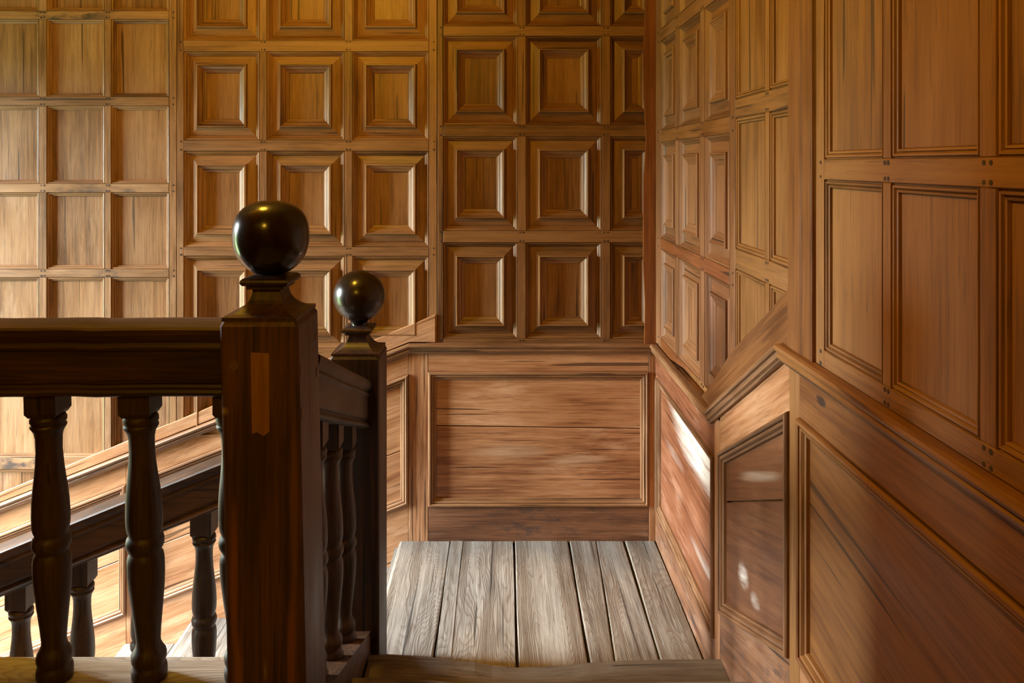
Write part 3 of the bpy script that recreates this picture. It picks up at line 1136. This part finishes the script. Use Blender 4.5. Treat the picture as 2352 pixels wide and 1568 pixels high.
def baluster(parent, x, y, zblock, slope_dir, slope, hb, mat, lean=(0, 0), zbase_cut=0, face=None):
    """turned baluster: square top block under the rail (hb high) with turned body below; zblock = underside of the block"""
    global bal_me
    prof = [(r * SPX, -(py - 956) * SPX) for py, r in BAL]
    vs, fs = lathe(prof, 22)
    if face:
        # half baluster planted against the newel
        vs = [(min(a - lean[0] * c, face(zblock + c) - x), b, c) for a, b, c in vs]
    h = .034
    o_rot = (lean[1], -lean[0], 0)
    if bal_me is None or True:
        root = link('baluster', vs, fs, mat, parent, smooth=True)
    root.location = (x, y, zblock)
    root.rotation_euler = (0, 0, 0) if face else o_rot
    # block: top follows the rake, lower arrises cut back
    bv_, bf = [], []
    for px_, py_ in ((-h, -h), (h, -h), (h, h), (-h, h)):
        k = .84
        bv_.append((px_ * k, py_ * k, -.002))
    for px_, py_ in ((-h, -h), (h, -h), (h, h), (-h, h)):
        bv_.append((px_, py_, .007))
    for px_, py_ in ((-h, -h), (h, -h), (h, h), (-h, h)):
        s_ = (px_ * slope_dir[0] + py_ * slope_dir[1]) * slope
        bv_.append((px_, py_, hb + s_))
    for k in range(2):
        for i in range(4):
            j = (i + 1) % 4
            bf.append((k * 4 + i, k * 4 + j, k * 4 + 4 + j, k * 4 + 4 + i))
    bf += [(3, 2, 1, 0), (8, 9, 10, 11)]
    if face:
        bv_ = [(min(a, face(zblock + c) - x), b, c) for a, b, c in bv_]
    blk = link('block', bv_, bf, mat, root)
    blk.matrix_parent_inverse = Matrix.Identity(4)
    # bottom block reaching into the string
    zb = -(1562 - 956) * SPX
    bv2 = [(px_, py_, z) for z in (zb - .05, zb + .001) for px_, py_ in ((-h, -h), (h, -h), (h, h), (-h, h))]
    if zbase_cut:
        b2 = link('block', bv2, [(3, 2, 1, 0), (4, 5, 6, 7), (0, 1, 5, 4), (1, 2, 6, 5), (2, 3, 7, 6), (3, 0, 4, 7)], mat, root)
        b2.matrix_parent_inverse = Matrix.Identity(4)
    return root


DKX, DKY, DKZ = wood('dark', X), wood('dark', Y), wood('darkb', Z)

# level balustrade of the upper landing
b1 = thing('balustrade', 'level dark balustrade guarding the upper landing, joined to the patched newel', 'balustrade', (-.95, 1.815, .377))
sweep_rail('handrail', (XP + .015, 1.815, 1.160), (N1X - .0825, 1.815, 1.161), (0, -1, 0), DKX, b1, seg=14)
ST = wood('floor', X)
vs, fs = [], []
sec = [(1.715, .10), (1.715, .522), (1.722, .530), (1.893, .530), (1.903, .525), (1.908, .515), (1.908, .10)]
for xx in (XP + .015, N1X - .067):
    vs += [(xx, yy, zz) for yy, zz in sec]
m = len(sec)
fs = [(i, (i + 1) % m, m + (i + 1) % m, m + i) for i in range(m)] + [tuple(reversed(range(m))), tuple(range(m, 2 * m))]
o = link('string', vs, [tuple(reversed(f)) for f in fs], ST, b1)
o['label'] = 'pale worn top of the landing string'
xb0 = (323 - CX) * SPX
for k in range(-1, 12):
    xx = xb0 - .203 * k
    if xx < XP + .045:
        break
    le = .034 if k <= 0 else .026
    baluster(b1, xx, 1.815, 1.1115, (1, 0), 0, .052, DKZ, lean=(le, 0),
             face=(lambda z: N1X - .0835 + (1.332 - z) * .022) if k == -1 else None)

# raking balustrade beside the short steps
SL2 = .352
b2 = thing('balustrade', 'short raking dark balustrade between the two newel posts', 'balustrade', (-.48, 2.27, .2))
z_under = lambda y: 1.063 - SL2 * (y - 1.93)
sweep_rail('handrail', (-.478, 1.9095, z_under(1.9095)), (-.470, 2.6195, z_under(2.6195)), (1, 0, 0), DKY, b2, seg=6)
for yy in (2.07, 2.275, 2.48):
    zb_ = z_under(yy) - .062
    baluster(b2, -.472, yy, zb_, (0, 1), -SL2, .075, DKZ, zbase_cut=1)
vs = []
for yy in (1.9095, 2.6195):
    zt_ = z_under(yy) - .062 - .579
    vs += [(-.53, yy, zt_ - .30), (-.412, yy, zt_ - .30), (-.412, yy, zt_), (-.53, yy, zt_)]
link('string', vs, [(3, 2, 1, 0), (4, 5, 6, 7), (0, 1, 5, 4), (1, 2, 6, 5), (2, 3, 7, 6), (3, 0, 4, 7)], DKY, b2)

# balustrade of the long descending flight
SL3 = .402
b3 = thing('balustrade', 'dark balustrade sloping down along the long flight, seen behind the level one', 'balustrade', (-1.7, 2.70, -.6))
zu3 = lambda x: .548 + SL3 * (x + .907)
xa, xb = XL + .35, N2X - .079
sweep_rail('handrail', (xa, 2.705, zu3(xa)), (xb, 2.705, zu3(xb)), (0, -1, 0), DKX, b3, seg=12)
for k in range(0, 12):
    xx = -.97 + .2 - .1995 * k
    if xx < xa + .05:
        break
    baluster(b3, xx, 2.705, zu3(xx) - .072, (1, 0), SL3, .085, DKZ, zbase_cut=1)
vs = []
for xx in (xa, xb):
    zt_ = zu3(xx) - .072 - .575
    vs += [(xx, 2.64, zt_ - .36), (xx, 2.80, zt_ - .36), (xx, 2.80, zt_), (xx, 2.64, zt_)]
link('string', vs, [(0, 1, 2, 3), (7, 6, 5, 4), (4, 5, 1, 0), (5, 6, 2, 1), (6, 7, 3, 2), (7, 4, 0, 3)], DKX, b3)

# ------------------------------------------------------------------ hanging lanterns (above and behind the frame)
def lantern(label, pos, watts):
    lt = thing('hanging_lantern', label, 'lamp', (pos[0], pos[1], Z_CEIL), 'stairwell lanterns')

    def part(name, prof, n, mat, smooth=True):
        v2, f2 = lathe(prof, n)
        link(name, [(a + pos[0], b + pos[1], z) for a, b, z in v2], f2, mat, lt, smooth=smooth)

    z = pos[2]
    part('ceiling_rose', [(.05, Z_CEIL), (.06, Z_CEIL - .01), (.06, Z_CEIL - .02), (.012, Z_CEIL - .03), (.006, Z_CEIL - .04)], 20, M_IRON)
    part('rod', [(.005, Z_CEIL - .03), (.005, z + .13)], 8, M_IRON, False)
    part('cap', [(.01, z + .14), (.04, z + .13), (.08, z + .105), (.085, z + .095), (.04, z + .095)], 24, M_IRON)
    gm = bpy.data.materials.new('lamp_globe')
    gm.use_nodes = True
    t = gm.node_tree
    t.nodes.clear()
    o_ = t.nodes.new('ShaderNodeOutputMaterial')
    em = t.nodes.new('ShaderNodeEmission')
    rg = .10
    em.inputs['Color'].default_value = LAMP_COL + (1,)
    em.inputs['Strength'].default_value = watts / (4 * math.pi * math.pi * rg * rg)
    t.links.new(em.outputs[0], o_.inputs[0])
    part('globe', [(.002, z + rg)] + [(rg * math.sin(math.pi * i / 10), z + rg * math.cos(math.pi * i / 10)) for i in range(1, 10)] + [(.002, z - rg)], 16, gm)


lantern('black iron lantern with glowing globe hanging over the stairwell', LAMP, LAMP_W)
lantern('black iron lantern with glowing globe hanging over the upper landing', LAMP2, LAMP2_W)
